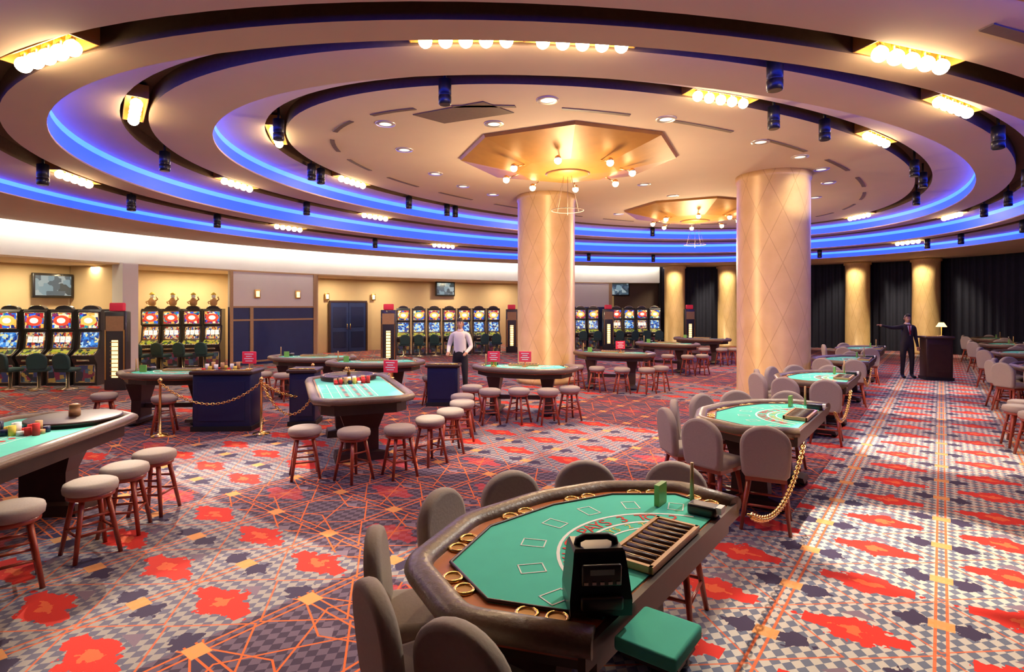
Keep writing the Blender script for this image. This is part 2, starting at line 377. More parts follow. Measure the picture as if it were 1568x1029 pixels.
cans={1:[(-1.3,6.69),(3.95,7.4),(5.0,8.8),(-3.2,12.05),(-3.05,12.4),(-1.76,15),(-1.0,16),(-.8,16.2),(-3.6,9.0),(7.4,11.9),(8.1,12.8),(10,14.6),(5,20)],
 2:[(2.8,5.5),(7.0,8.6),(9.7,11),(-6.1,9.6),(12.6,14.6),(2,22),(-5,14.3),(11.5,13)],
 3:[(-8.4,11.4),(3.3,24.1),(6,24),(16.6,20.2),(12.8,23),(17,18.5),(-8.6,8.6),(-7.6,14),(15,15),(-4.5,18.8)]}
for r,(dd,z) in T.items():
    a,b_=off(dd); sh=shf(dd); cc=C+sh; used=[]
    def th_(p):
        d=Vector(p)-cc; return math.atan2(d.dot(U)/b_,d.dot(W)/a)
    for p in lamps[r]:
        t=th_(p); q=E(t,a,b_,sh); q2=E(t+.01,a,b_,sh); d=q2-q; used.append(q)
        inst('halogen_lamp_row',lamp_me,(q.x,q.y,z-.035),math.atan2(d.y,d.x))
        light('SPOT','halogen_beam',(q.x,q.y,z-.14),110,WARM,.12,(q.x,q.y,0),2.6,.8)
    for p in cans[r]:
        t=th_(p); q=E(t,a,b_,sh)
        while min((q-u).length for u in used)<.75: t+=.01; q=E(t,a,b_,sh)
        inst('can_spotlight',can_me,(q.x,q.y,z+.005))
bd=B(); bd.lathe([(.10,-.004),(.10,.01)],m_down,n=20); bd.lathe([(.10,-.012),(.155,-.012),(.165,.0),(.165,.01),(.10,.01)],m_rim,n=24,caps=False)
dl=bd.mesh('recessed_downlight')
for x,y in [(.51,8.06),(-.29,9.1),(-2.05,9.1),(2.43,8.87),(4.47,10.1),(5.69,11.1),(-2.03,10.6),(-1.7,12.5),(6.66,12.1),(-1.2,13.8),(7.55,13.4),(-.5,14.8),(8.2,15.2),(4.3,15),(3.2,13.6),(3.4,17.9),(8.0,17.5),(1.6,17.2)]:
    inst('recessed_downlight',dl,(x,y,L0-.004))
bd=B()
for i in range(22):
    t=2*pi*i/22
    bd.loft([[(*(E(t+.17*(k/4-.5),A0-.95+w,B0-1.0+w)),L0-h) for w,h in((-.04,.001),(-.04,.012),(.04,.012),(.04,.001))] for k in range(5)],m_vent,smooth=False)
for t0_,dd,zz in((2.6,2.45,L1),(1.95,4.1,L2),(2.45,4.1,L2),(1.1,2.4,L1)):
    bd.loft([[(*(E(t0_+.14*(k/4-.5),A0+dd+w,B0+dd+w,shf(dd))),zz-h) for w,h in((-.06,.001),(-.06,.012),(.06,.012),(.06,.001))] for k in range(5)],m_vent,smooth=False)
bd.obj('ceiling_air_slot')
bd=B(); bd.prism([(-1.53,8.66),(-.415,8.1),(.03,8.57),(-1.09,9.06)],L0-.012,L0-.001,m_vent); bd.obj('ceiling_access_panel')
bd=B(); oc=lambda r,z:[(r*math.cos(pi/8+pi/4*i),r*math.sin(pi/8+pi/4*i),z) for i in range(8)]
bd.loft([oc(2.15,0),oc(2.12,-.05),oc(1.0,-.30),oc(.45,-.34)],m_goldleaf,smooth=False)
bd.lathe([(.45,-.34),(.4,-.37),(.1,-.40)],m_goldleaf,n=16)
for i in range(8):
    a=2*pi*i/8+.2; r=1.25; x,y=r*math.cos(a),r*math.sin(a); bd.cyl((x*.75,y*.75,-.27),(x,y,-.36),.012,.012,m_gold,6)
    bd.lathe([(.02,.06),(.05,.04),(.06,.0)],m_gold,(x,y,-.36),12); bd.sph((x,y,-.39),.066,m_bulb2,12,8)
for i in range(4):
    a=2*pi*i/4+.3; bd.cyl((.1*math.cos(a),.1*math.sin(a),-.38),(.3*math.cos(a),.3*math.sin(a),-1.05),.003,.003,m_vent,5)
bd.tube([(.32*math.cos(2*pi*i/24),.32*math.sin(2*pi*i/24),-1.06) for i in range(24)],.007,m_vent,6,closed=True)
bd.cyl((0,0,-.38),(0,0,-1.15),.005,.005,m_vent,5)
ch=bd.mesh('octagonal_chandelier')
for x,y in((1.1,11.1),(5.6,17.2)):
    inst('octagonal_chandelier',ch,(x,y,L0-.002),.35)
    light('POINT','chandelier_light',(x,y,3.45),370,WARM,.3)

# ------------------------------------------------------------------ furniture
def stool_mesh():
    b=B(); b.lathe([(.03,.50),(.165,.50),(.185,.515),(.19,.55),(.182,.58),(.15,.595),(.02,.60)],m_uph,n=24)
    b.lathe([(.155,.465),(.165,.47),(.165,.50),(.15,.505)],m_wood,n=20)
    P=[]
    for i in range(4):
        a=pi/4+pi/2*i; c,s=math.cos(a),math.sin(a)
        b.cyl((.12*c,.12*s,.49),(.22*c,.22*s,0),.022,.017,m_wood,8); P.append((c,s))
    for z,r in((.20,.181),(.33,.155)):
        for i in range(4):
            if z>.3 and i%2: continue
            c,s=P[i];d,e=P[(i+1)%4]; b.cyl((r*c,r*s,z),(r*d,r*e,z),.011,.011,m_wood,6)
    return b.mesh('casino_stool')
def pad(b,w,h,th,mat,z0,y0,lean):
    n=14; r=w/2
    pts=[(-r*.80,0),(-r*.93,.04),(-r,h*.4)]
    for i in range(n+1):
        a=pi-pi*i/n; pts.append((r*math.cos(a),h-r*.85+r*.85*math.sin(a)))
    pts+=[(r,h*.4),(r*.93,.04),(r*.80,0)]
    loops=[]; cz=h/2
    for ins,y in((.07,-.5),(.02,-.42),(0,-.2),(0,.2),(.02,.42),(.07,.5)):
        sx=1-ins*2.2; sz=1-ins*1.6
        loops.append([(x*sx,y0+y*th-lean*(cz+(z-cz)*sz),z0+cz+(z-cz)*sz) for x,z in pts])
    b.loft(loops,mat)
def chair_mesh():
    b=B(); b.rbox((0,0,.52),(.40,.40,.10),.045,m_uph); pad(b,.42,.47,.08,m_uph,.48,-.19,.10)
    b.box((0,0,.455),(.34,.34,.04),m_wood)
    for sx in(-1,1):
        b.cyl((sx*.14,.14,.46),(sx*.20,.20,0),.023,.016,m_wood,8); b.cyl((sx*.14,-.14,.46),(sx*.20,-.23,0),.023,.016,m_wood,8)
        b.cyl((sx*.175,.175,.2),(sx*.175,-.19,.2),.012,.012,m_wood,6)
    b.cyl((-.175,.17,.22),(.175,.17,.22),.012,.012,m_wood,6); b.cyl((-.175,-.185,.22),(.175,-.185,.22),.012,.012,m_wood,6)
    return b.mesh('upholstered_casino_chair')
stool=stool_mesh(); chair=chair_mesh()
_tc={}
def glyph(ch):
    if ch not in _tc:
        cu=bpy.data.curves.new('g','FONT'); cu.body=ch; cu.align_x='CENTER'; o=bpy.data.objects.new('g',cu); sc.collection.objects.link(o)
        bpy.context.view_layer.update(); me=bpy.data.meshes.new_from_object(o.evaluated_get(bpy.context.evaluated_depsgraph_get()))
        _tc[ch]=([tuple(v.co) for v in me.vertices],[list(p.vertices) for p in me.polygons]); bpy.data.objects.remove(o)
    return _tc[ch]
def arctext(b,txt,cx,cy,r,size,mat,z,span):
    n=len(txt)
    for i,ch in enumerate(txt):
        if ch==' ': continue
        a=pi/2+span/2-span*(i/(n-1)); v,f=glyph(ch)
        Mx=Matrix.Translation((cx+r*math.cos(a),cy+r*math.sin(a),z))@Matrix.Rotation(a-pi/2,4,'Z')@Matrix.Scale(size,4)
        b.add([Mx@Vector(p) for p in v],f,mat)
def bj_mesh():
    b=B(); O=[(-.9,0),(.9,0),(1.0,.38),(.68,.80),(.24,1.02),(-.30,1.12),(-.86,.96),(-1.08,.46)]
    I=lambda d0,d:inset(O,[d0]+[d]*7)
    b.prism(I(.02,.12),.70,.80,m_darkwood); b.prism(I(.0,.03),.79,.835,m_wood)
    b.prism(I(.015,.10),.835,.848,m_rimwood)
    F=I(.04,.20); b.prism(F,.848,.856,m_felt)
    b.tube([(x,y,.858) for x,y in F[1:]+F[:1]],.008,m_darkwood,6)
    R=I(.0,.055); path=R[1:]+[R[0]]; pts=[]
    for i,p in enumerate(path):
        p=Vector(p)
        if i in(0,len(path)-1): pts.append(p); continue
        a=(Vector(path[i-1])-p).normalized(); c=(Vector(path[i+1])-p).normalized()
        for k in range(5):
            t=k/4; q=(p+a*.09)*(1-t)**2+p*2*t*(1-t)+(p+c*.09)*t*t; pts.append(q)
    b.tube([(p.x,p.y,.845) for p in pts],.065,m_leath,12,rz=.05)
    b.box((0,.012,.81),(1.8,.03,.09),m_darkwood)
    Z=.8575
    G=I(.0,.158); G=G[1:]+[G[0]]
    for i in range(7):
        mx,my=(G[i][0]+G[i+1][0])/2,(G[i][1]+G[i+1][1])/2
        for o_ in(-.058,.058):
            d=(Vector(G[i+1])-Vector(G[i])).normalized()*o_
            b.tube([(mx+d.x+.040*math.cos(2*pi*k/20),my+d.y+.040*math.sin(2*pi*k/20),.852) for k in range(20)],.009,m_gold,8,closed=True)
            b.lathe([(.037,.852),(.035,.8525)],m_goldleaf,(mx+d.x,my+d.y,0),16)
    for k in range(7):
        a=math.radians(18+144*k/6); cx,cy=-.05+.66*math.cos(a),.07+.60*math.sin(a)
        Mx=Matrix.Translation((cx,cy,Z))@Matrix.Rotation(a-pi/2,4,'Z'); old=b.M; b.M=Mx
        for c_,d_ in(((0,.055,0),(.08,.006,.001)),((0,-.055,0),(.08,.006,.001)),((.04,0,0),(.006,.116,.001)),((-.04,0,0),(.006,.116,.001))): b.box(c_,d_,m_print)
        b.M=old
    def arcl(r,mt,w=.005,sp=1.35):
        L=[[(-.05+rr*math.cos(pi/2+sp*(k/24*2-1)),.0+rr*math.sin(pi/2+sp*(k/24*2-1)),Z) for k in range(25)] for rr in(r-w,r+w)]
        b.loft(L,mt,caps=False,closed=False,smooth=False)
    arcl(.435,m_print,.008); arcl(.548,m_print,.008); arcl(.355,m_print,.006)
    arctext(b,'BLACKJACK PAYS 3 TO 2',-.05,.0,.452,.115,m_red,Z+.0006,2.3)
    arctext(b,'INSURANCE PAYS 2 TO 1',-.05,.0,.37,.07,m_yel,Z+.0006,2.1)
    b.box((0,.135,.866),(.56,.20,.02),m_lightwood)
    for s_ in(-1,1): b.box((s_*.28,.135,.878),(.02,.22,.03),m_lightwood); b.box((0,.135+s_*.105,.878),(.58,.02,.03),m_lightwood)
    for k in range(9):
        x=-.235+k*.059; b.box((x+.03,.135,.880),(.006,.20,.014),m_lightwood); b.cyl((x,.05,.880),(x,.22,.880),.016,.016,m_darkwood,8)
    b.box((.56,.34,.92),(.11,.03,.12),m_acryl); b.cyl((.74,.22,.856),(.74,.22,1.08),.014,.010,m_lightwood,8)
    b.rbox((.56,.09,.885),(.10,.16,.06),.015,m_blackpl); b.box((.56,.0,.90),(.07,.03,.035),m_print)
    for s_ in(-1,1):
        b.loft([[(s_*.5+x*k,.5+y*k2,z) for x,y in((-.13,-.2),(.13,-.2),(.13,.2),(-.13,.2))] for z,k,k2 in((.70,1,1.2),(.4,.6,.8),(.12,.6,.9),(.10,1.0,1.6),(.05,1.0,1.7))],m_darkwood,smooth=False)
        for y in(.2,.8): b.sph((s_*.5,y,.035),(.06,.05,.035),m_blackpl,10,6)
    b.box((0,.5,.3),(.95,.06,.08),m_darkwood)
    return b.mesh('blackjack_table')
bj=bj_mesh()
def roulette_mesh(L=2.7,Wd=1.3,wx=0,lid=False):
    b=B(); hx,hy=Wd/2,L/2; ch=.22
    O=[(-hx,-hy+ch),(-hx+ch,-hy),(hx-ch,-hy),(hx,-hy+ch),(hx,hy-.25),(hx-.3,hy),(-hx+.3,hy),(-hx,hy-.25)]
    I=lambda d:inset(O,[d]*8)
    b.prism(I(.12),.66,.80,m_darkwood); b.prism(I(.03),.79,.84,m_darkwood); b.prism(I(.12),.84,.846,m_lightwood); b.prism(I(.145),.846,.852,m_felt2)
    b.tube([(x,y,.84) for x,y in [p for q in range(8) for p in [tuple(Vector(I(.05)[q])*.9+Vector(I(.05)[q-1])*.1),tuple(Vector(I(.05)[q])*.9+Vector(I(.05)[(q+1)%8])*.1)]]],.06,m_leath,10,closed=True,rz=.045)
    Z=.853; x0=-.27;cw=.15;chh=.11
    for r in range(13): b.box((x0+cw*1.5,-1.02+r*chh,Z),(cw*3,.008,.001),m_print)
    for c in range(4): b.box((x0+cw*c,-1.02+6*chh,Z),(.008,12*chh,.001),m_print)
    for c in range(2): b.box((x0-.11*(c+1),-1.02+6*chh,Z),(.008,12*chh,.001),m_print)
    for r in range(0,13,4): b.box((x0-.11,-1.02+r*chh,Z),(.22,.008,.001),m_print)
    for r in range(12):
        for c in range(3):
            m=m_red if (r*3+c*2+r//2)%2 else m_black
            b.lathe([(.028,0),(.027,.001)],m,(x0+cw*(c+.5),-1.02+chh*(r+.5),Z-.0003),10)
    c=(wx,hy-.50,.85)
    if lid:
        b.lathe([(.38,-.01),(.38,.03),(.40,.035),(.40,.055),(.385,.06),(.03,.066)],m_darkwood,c,40)
        b.lathe([(.05,.065),(.05,.12),(.045,.125),(.045,.17),(.05,.175),(.02,.185)],m_lightwood,c,14)
    else:
        b.lathe([(.42,-.01),(.43,.06),(.42,.08),(.38,.08),(.30,.04),(.26,.035)],m_darkwood,c,40,caps=False)
        b.lathe([(.40,.081),(.385,.084),(.375,.08)],m_gold,c,40,caps=False)
        b.lathe([(.30,.04),(.24,.035),(.10,.06),(.03,.08)],m_darkwood,c,40)
        b.lathe([(.03,.08),(.02,.12),(.035,.14),(.012,.16),(.02,.18),(.005,.20)],m_gold,c,12)
        for k in range(4):
            a=pi/2*k; b.cyl((c[0],c[1],c[2]+.14),(c[0]+.09*math.cos(a),c[1]+.09*math.sin(a),c[2]+.14),.006,.009,m_gold,6)
    cols=[m_red,m_print,m_yel,m_navybox,m_lightwood,m_red]
    for k in range(24):
        x=-.24+(k%8)*.066; y=.30+(k//8)*.066-.05; b.cyl((x,y,.852),(x,y,.89+.07*((k*7)%5)/4),.028,.028,cols[(k*5+k//8)%6],12)
    for s_ in(-1,1):
        b.loft([[(x*k,s_*.75+y*k2,z) for x,y in((-.3,-.16),(.3,-.16),(.3,.16),(-.3,.16))] for z,k,k2 in((.66,1,1),(.4,.7,.6),(.12,.7,.6),(.10,1.1,1),(.0,1.15,1.1))],m_darkwood,smooth=False)
    return b.mesh('roulette_table')
rl=roulette_mesh(); rl2=roulette_mesh(wx=.17,lid=True)
AW_ROT=math.atan2(.795,.607)
def P2(c,rz,x,y): return (c[0]+x*math.cos(rz)-y*math.sin(rz),c[1]+x*math.sin(rz)+y*math.cos(rz))
seats=[(-1.15,.22),(-1.15,.76),(-.84,1.20),(-.30,1.32),(.27,1.22),(.78,.99),(1.12,.50)]
seats1=[(-1.10,.32),(-1.11,.74),(-.78,1.14),(-.22,1.28),(.27,1.19),(.76,.95),(1.10,.46)]
def table(c,rz,kind='chair',which=range(7),seats=seats):
    inst('blackjack_table',bj,(*c,0),rz)
    for i in which:
        x,y=seats[i]; d=Vector((0-x*.9,.35-y*.9)).normalized()
        sx,sy=x+d.x*.17,y+d.y*.17
        if kind=='stool': sx,sy=x-d.x*.03,y-d.y*.03
        p=P2(c,rz,sx,sy); ang=math.atan2(d.y,d.x)+rz-pi/2+random.uniform(-.08,.08)
        inst('upholstered_casino_chair' if kind=='chair' else 'casino_stool',chair if kind=='chair' else stool,(*p,0),ang)
row=[(.79,2.60),(3.13,5.80),(5.44,8.94),(7.75,12.08),(10.06,15.22)]
for i,c in enumerate(row): table(c,AW_ROT,'chair',range(7) if i<3 else ((0,1,6) if i==3 else (0,1,3,5)),seats1 if i==0 else seats)
for i in range(5):
    c=(7.9+2.31*i,7.95+3.14*i); table((c[0]+.6,c[1]-.5),AW_ROT,'stool' if i<1 else 'chair',(0,1,2,3,4,5,6) if i<2 else (0,2,4,6))
table((.25,11.1),math.radians(172),'stool',())
for p in [(.12,9.7),(.62,9.65),(1.02,9.95),(-.38,9.65),(-.72,10.1)]: inst('casino_stool',stool,(*p,0),random.random())
for c,rz in [((2.6,14.4),165),((5.0,17.9),150),((7.0,20.6),150)]:
    table(c,math.radians(rz),'stool',(1,2,3,4,5))
for c,rz in [((-4.6,13.2),180),((-2.95,12.1),190)]:
    table(c,math.radians(rz),'stool',(1,4,5))
inst('roulette_table',rl2,(-4.45,4.75,0),math.radians(6))
inst('roulette_table',rl,(-2.28,8.15,0),math.radians(22))
for p in [(-3.50,5.5),(-3.46,5.02),(-3.42,4.56),(-3.56,4.0),(-2.44,6.62),(-1.83,6.50),(-1.33,6.66),(-1.05,7.2),(-.85,7.75),(-.75,8.45),(-.8,9.05)]:
    inst('casino_stool',stool,(*p,0),random.random())
table((-5.95,10.25),math.radians(185),'stool',(1,3,5))
def podium(name,c,w,d,h,mat,rz=0):
    b=B(); b.rbox((0,0,h*.5),(w,d,h-.06),.02,mat); b.rbox((0,0,h-.03),(w+.08,d+.08,.06),.02,m_darkwood); b.box((0,0,.04),(w+.04,d+.04,.08),m_black)
    b.box((0,-d/2-.006,h*.5),(w*.8,.012,h*.65),mat); b.tube([(-w/2,-d/2,h+.01),(w/2,-d/2,h+.01)],.012,m_gold,6)
    return b.obj(name,(*c,0),rz)
podium('navy_pit_podium',(-4.68,9.25),.92,.45,.97,m_navybox,.05)
podium('navy_pit_podium',(-3.55,9.65),.42,.45,.95,m_navybox,.1)
podium('navy_pit_podium',(-1.40,11.5),.62,.4,.84,m_navybox,.0)
podium('reception_podium',(11.7,15.5),.62,.5,1.19,m_darkwood,-.3)
b=B()
for k in range(12):
    b.cyl((-.35+(k%6)*.10,-.08+(k//6)*.12,.0),(-.35+(k%6)*.10,-.08+(k//6)*.12,.03+.03*((k*5)%4)),.03,.03,[m_red,m_yel,m_print,m_lightwood][k%4],12)
b.obj('chip_stacks',(-4.68,9.25,.971),.05)
b=B(); b.lathe([(.07,0),(.07,.02),(.012,.03),(.012,.3)],m_gold,n=14); b.lathe([(.13,.26),(.06,.38)],m_strip2,n=16,caps=False); b.obj('podium_lamp',(11.85,15.5,1.191))
b=B(); b.lathe([(.06,0),(.06,.012),(.010,.02),(.010,.10)],m_gold,n=12); b.rbox((0,0,.19),(.24,.025,.20),.010,m_sign)
for k,wd in enumerate((.15,.10,.16,.12)): b.box((0,-.014,.25-k*.038),(wd,.003,.013),m_print)
sg=b.mesh('table_limit_sign')
for p,z in [((-4.34,9.28),.972),((-1.95,9.02),.856),((.25,10.75),.860),((-.35,10.75),.860),((2.7,14.0),.860)]: inst('table_limit_sign',sg,(*p,z),random.uniform(-.2,.2))
c0=row[0]
p=P2(c0,AW_ROT,-.64,.10)
b=B()
b.loft([[(x*k,y*k2+o,z) for x,y in((-.115,-.085),(.115,-.085),(.115,.085),(-.115,.085))] for z,k,k2,o in((0,1,1,0),(.06,1.02,1,0),(.19,.88,.9,.01),(.225,.84,.8,.012),(.235,.78,.7,.012))],m_blackpl,smooth=False)
b.rbox((0,-.090,.155),(.15,.02,.08),.008,m_cab); b.box((0,-.101,.17),(.09,.004,.02),m_glass); b.rbox((0,-.095,.055),(.16,.03,.05),.01,m_cab)
b.tube([(-.075,0,.228),(-.07,0,.250),(-.045,0,.262),(.045,0,.262),(.07,0,.250),(.075,0,.228)],.014,m_black,8)
for k in range(5): b.box((-.06+k*.03,-.102,.130),(.015,.004,.01),m_rim)
b.obj('card_shuffler',(*p,.860),.08)
b=B(); b.rbox((0,0,.80),(.27,.23,.05),.012,m_felt); b.box((0,0,.765),(.23,.19,.02),m_blackpl); b.cyl((0,0,.76),(0,0,.04),.03,.03,m_blackpl,12); b.lathe([(.14,0),(.14,.02),(.03,.05)],m_blackpl,n=20)
p=P2(c0,AW_ROT,-.60,-.135); b.obj('felt_side_shelf',(*p,0),AW_ROT)
def chain(p0,p1,sag,name='brass_chain'):
    p0,p1=Vector(p0),Vector(p1); b=B(); N=200
    P=[p0.lerp(p1,i/N)-Vector((0,0,sag*4*(i/N)*(1-i/N))) for i in range(N+1)]
    cum=[0]
    for i in range(N): cum.append(cum[-1]+(P[i+1]-P[i]).length)
    n=int(cum[-1]/.040); Q=[]; j=0
    for i in range(n+1):
        while j<N-1 and cum[j+1]<cum[-1]*i/n: j+=1
        f=(cum[-1]*i/n-cum[j])/(cum[j+1]-cum[j]); Q.append(P[j].lerp(P[j+1],f))
    for i in range(n):
        a,c=Q[i],Q[i+1]; mid=(a+c)/2; d=(c-a).normalized(); q=d.to_track_quat('X','Z').to_matrix().to_4x4()
        b.M=Matrix.Translation(mid)@q@Matrix.Rotation(pi/2*(i%2),4,'X')
        b.tube([(.030*math.cos(2*pi*k/8),.018*math.sin(2*pi*k/8),0) for k in range(8)],.0065,m_gold,5,closed=True)
    b.obj(name)
for i in range(3):
    a=P2(row[i],AW_ROT,.92,-.06); c=P2(row[i+1],AW_ROT,-.92,-.06); chain((*a,.78),(*c,.78),.24)
b=B(); b.lathe([(.13,0),(.13,.015),(.05,.04),(.02,.06),(.018,.82),(.03,.83),(.035,.87),(.01,.90)],m_gold,n=18); st=b.mesh('brass_stanchion')
SP=[(-5.45,8.7),(-3.95,8.85),(-3.05,10.35),(-2.3,10.8),(-3.9,11.0)]
for x,y in SP: inst('brass_stanchion',st,(x,y,0))
for i,j in((0,1),(1,2),(2,3),(2,4)): chain((SP[i][0],SP[i][1],.82),(SP[j][0],SP[j][1],.82),.34)
chain((-3.95,8.85,.82),(-3.02,8.80,.80),.5)
# ------------------------------------------------------------------ slot machines
m_scr_reel=M('slot_reel_white',(.8,.8,.75),.4,emit=(1,.92,.75),es=1.0,noise=.05)
m_logo=M('slot_logo_red',(.6,.05,.03),.4,emit=(.8,.08,.03),es=1.0,noise=.05)
m_logo2=M('slot_logo_amber',(.6,.4,.1),.4,emit=(.8,.55,.1),es=1.0,noise=.05)
def slot_mesh(fig=False,vid=False):
    b=B(); w=.28
    prof=[(-.30,0),(-.30,.55),(-.40,.70),(-.40,.76),(-.16,.92),(-.08,1.38),(-.16,1.42),(-.16,1.88),(-.10,1.94),(.3,1.94),(.3,0)]
    b.loft([[(x,y,z) for y,z in prof] for x in(-w,w)],m_cab,smooth=False)
    def panel(y0,z0,y1,z1,hw,mat,o=.006,ins=.03):
        d=Vector((0,y1-y0,z1-z0)); d.normalize(); nrm=Vector((0,-d.z,d.y))
        p0=Vector((0,y0,z0))+d*ins+nrm*o; p1=Vector((0,y1,z1))-d*ins+nrm*o
        b.add([p0+Vector((-hw,0,0)),p0+Vector((hw,0,0)),p1+Vector((hw,0,0)),p1+Vector((-hw,0,0))],[[0,1,2,3]],mat)
        for s_ in(-1,1): b.tube([p0+Vector((s_*hw,0,0)),p1+Vector((s_*hw,0,0))],.012,m_chrome,6)
        b.tube([p0-Vector((hw,0,0)),p0+Vector((hw,0,0))],.012,m_chrome,6); b.tube([p1-Vector((hw,0,0)),p1+Vector((hw,0,0))],.012,m_chrome,6)
        return p0,p1
    panel(-.30,.05,-.30,.55,.23,m_scr_bel)
    panel(-.40,.76,-.16,.92,.24,m_scr_dek,ins=.015)
    p0,p1=panel(-.16,.92,-.08,1.38,.22,m_scr_blu if vid else m_scr_mid)
    if not vid:
        d=(p1-p0); nrm=Vector((0,-d.z,d.y)).normalized()*.006
        for k in(-1,0,1):
            q=[p0+d*.35+nrm+Vector((k*.13-.055,0,0)),p0+d*.35+nrm+Vector((k*.13+.055,0,0)),p0+d*.72+nrm+Vector((k*.13+.055,0,0)),p0+d*.72+nrm+Vector((k*.13-.055,0,0))]
            b.add(q,[[0,1,2,3]],m_scr_reel); b.lathe([(.022,-.004),(.02,.004)],m_red,tuple((q[0]+q[2])/2+nrm),8)
    panel(-.16,1.42,-.16,1.88,.23,m_scr_top)
    old=b.M; b.M=Matrix.Translation((0,-.172,1.65))@Matrix.Rotation(pi/2,4,'X')@Matrix.Diagonal((1.3,.9,1,1))
    b.lathe([(.15,0),(.14,.012)],m_logo2 if vid else m_logo,n=20); b.lathe([(.08,.013),(.075,.016)],m_scr_reel,n=16); b.M=old
    for k in range(5): b.cyl((-.16+k*.08,-.39,.775),(-.16+k*.08,-.395,.80),.02,.02,m_print,8)
    b.rbox((0,-.36,.64),(.3,.1,.05),.015,m_chrome)
    pts=[(.2*math.cos(pi*i/10),1.94+.10*math.sin(pi*i/10)) for i in range(11)]
    b.loft([[(x,y,z) for x,z in pts] for y in(-.08,.04)],m_cab,smooth=False)
    b.tube([(x,-.08,z) for x,z in pts],.012,m_chrome,6)
    if fig:
        b.lathe([(.05,0),(.11,.05),(.12,.16),(.07,.25),(.035,.28)],m_lightwood,(0,-.02,2.03),12); b.sph((0,-.02,2.35),(.065,.06,.075),m_print,12,8)
        b.tube([(.1,-.02,2.20),(.17,-.05,2.25),(.14,-.06,2.34)],.022,m_lightwood,6); b.tube([(-.1,-.02,2.20),(-.17,-.05,2.16),(-.12,-.1,2.11)],.022,m_lightwood,6)
        b.lathe([(.08,0),(.075,.03),(.02,.08)],m_yel,(0,-.02,2.40),10)
    return b.mesh('slot_machine')
slot=slot_mesh(); slotf=slot_mesh(True); slotv=slot_mesh(False,True)
def schair():
    b=B(); b.lathe([(.22,0),(.22,.03),(.04,.06),(.035,.45)],m_chrome,n=18); b.rbox((0,0,.48),(.42,.40,.10),.045,m_teal); pad(b,.40,.40,.08,m_teal,.5,-.19,.1)
    b.tube([(-.12,-.17,.45),(-.12,-.22,.6)],.015,m_black,6); b.tube([(.12,-.17,.45),(.12,-.22,.6)],.015,m_black,6)
    return b.mesh('slot_chair')
sch=schair()
def bank(p,step,n,mes,rz,chairs=True):
    for i in range(n):
        x,y=p[0]+step[0]*i,p[1]+step[1]*i; inst('slot_machine',mes[i%len(mes)],(x,y,0),rz)
        if chairs: inst('slot_chair',sch,(x+math.sin(rz)*.95,y-math.cos(rz)*.95,0),rz+random.uniform(-.4,.4))
bank((-13.6,14.5),(.68,.02),5,[slot,slotv,slot],.10)
bank((-11.75,18.35),(.60,.13),4,[slotf],.22)
bank((-4.55,23.5),(.62,.16),7,[slotv],.22)
bank((3.3,27.2),(.62,.0),2,[slotv],0)
bank((5.1,27.6),(.64,.05),4,[slot,slotv],0)
b=B(); b.rbox((0,0,.95),(.50,.22,1.9),.02,m_cab); b.box((0,-.115,.75),(.14,.012,.9),m_strip2)
for k in range(9): b.box((0,-.125,.35+k*.1),(.2,.012,.02),m_gold)
b.box((0,-.118,1.6),(.4,.012,.36),m_trim); b.rbox((0,0,2.0),(.34,.12,.20),.03,m_sign)
for s_ in(-1,1): b.box((s_*.21,-.118,.85),(.03,.012,1.2),m_gold)
tt=b.mesh('slot_bank_totem')
for p in [(-9.55,13.6),(-4.15,18.9),(-.02,24.7),(4.5,26.3),(8.4,26.6)]: inst('slot_bank_totem',tt,(*p,0),.1)
def tv():
    b=B(); b.rbox((0,-.12,0),(1.05,.10,.72),.02,m_blackpl); b.box((0,-.172,.0),(.92,.008,.58),m_tv); b.box((0,-.04,.1),(.08,.1,.2),m_black); return b
p,t=wall(S(420)); q=E(t+.01,AW,BW); d=q-p; left=Vector((d.y,-d.x)); FL=0 if left.dot(C-p)>0 else pi
def place(s,dz,z,b,name):
    p,t=wall(s,dz); q=E(t+.01,AW+dz,BW+dz); d=q-p; return b.obj(name,(p.x,p.y,z),math.atan2(d.y,d.x)+FL)
place(S(77),2.72,2.63,tv(),'wall_television'); place(S(680),2.72,2.9,tv(),'wall_television'); place(S(948),1.1,2.95,tv(),'wall_television')
for s_,dz in((S(393),-.02),(S(455),-.02),(S(500),2.76),(S(571),2.76)):
    b=B(); b.rbox((0,-.05,0),(.2,.06,.3),.01,m_gold); b.box((0,-.085,0),(.12,.01,.2),m_strip2); place(s_,dz,2.45,b,'wall_sconce')
b=B()
for s_ in(-1,1):
    b.box((s_*.42,-.03,1.1),(.82,.06,2.2),m_navy); b.box((s_*.42,-.065,1.55),(.6,.012,.9),m_navybox); b.box((s_*.42,-.065,.55),(.6,.012,.7),m_navybox); b.cyl((s_*.08,-.07,1.0),(s_*.08,-.07,1.25),.015,.015,m_gold,8)
b.box((0,-.03,2.24),(1.8,.1,.08),m_darkwood); b.box((-.88,-.03,1.1),(.08,.1,2.2),m_darkwood); b.box((.88,-.03,1.1),(.08,.1,2.2),m_darkwood)
place(S(533),2.70,0,b,'door_1')

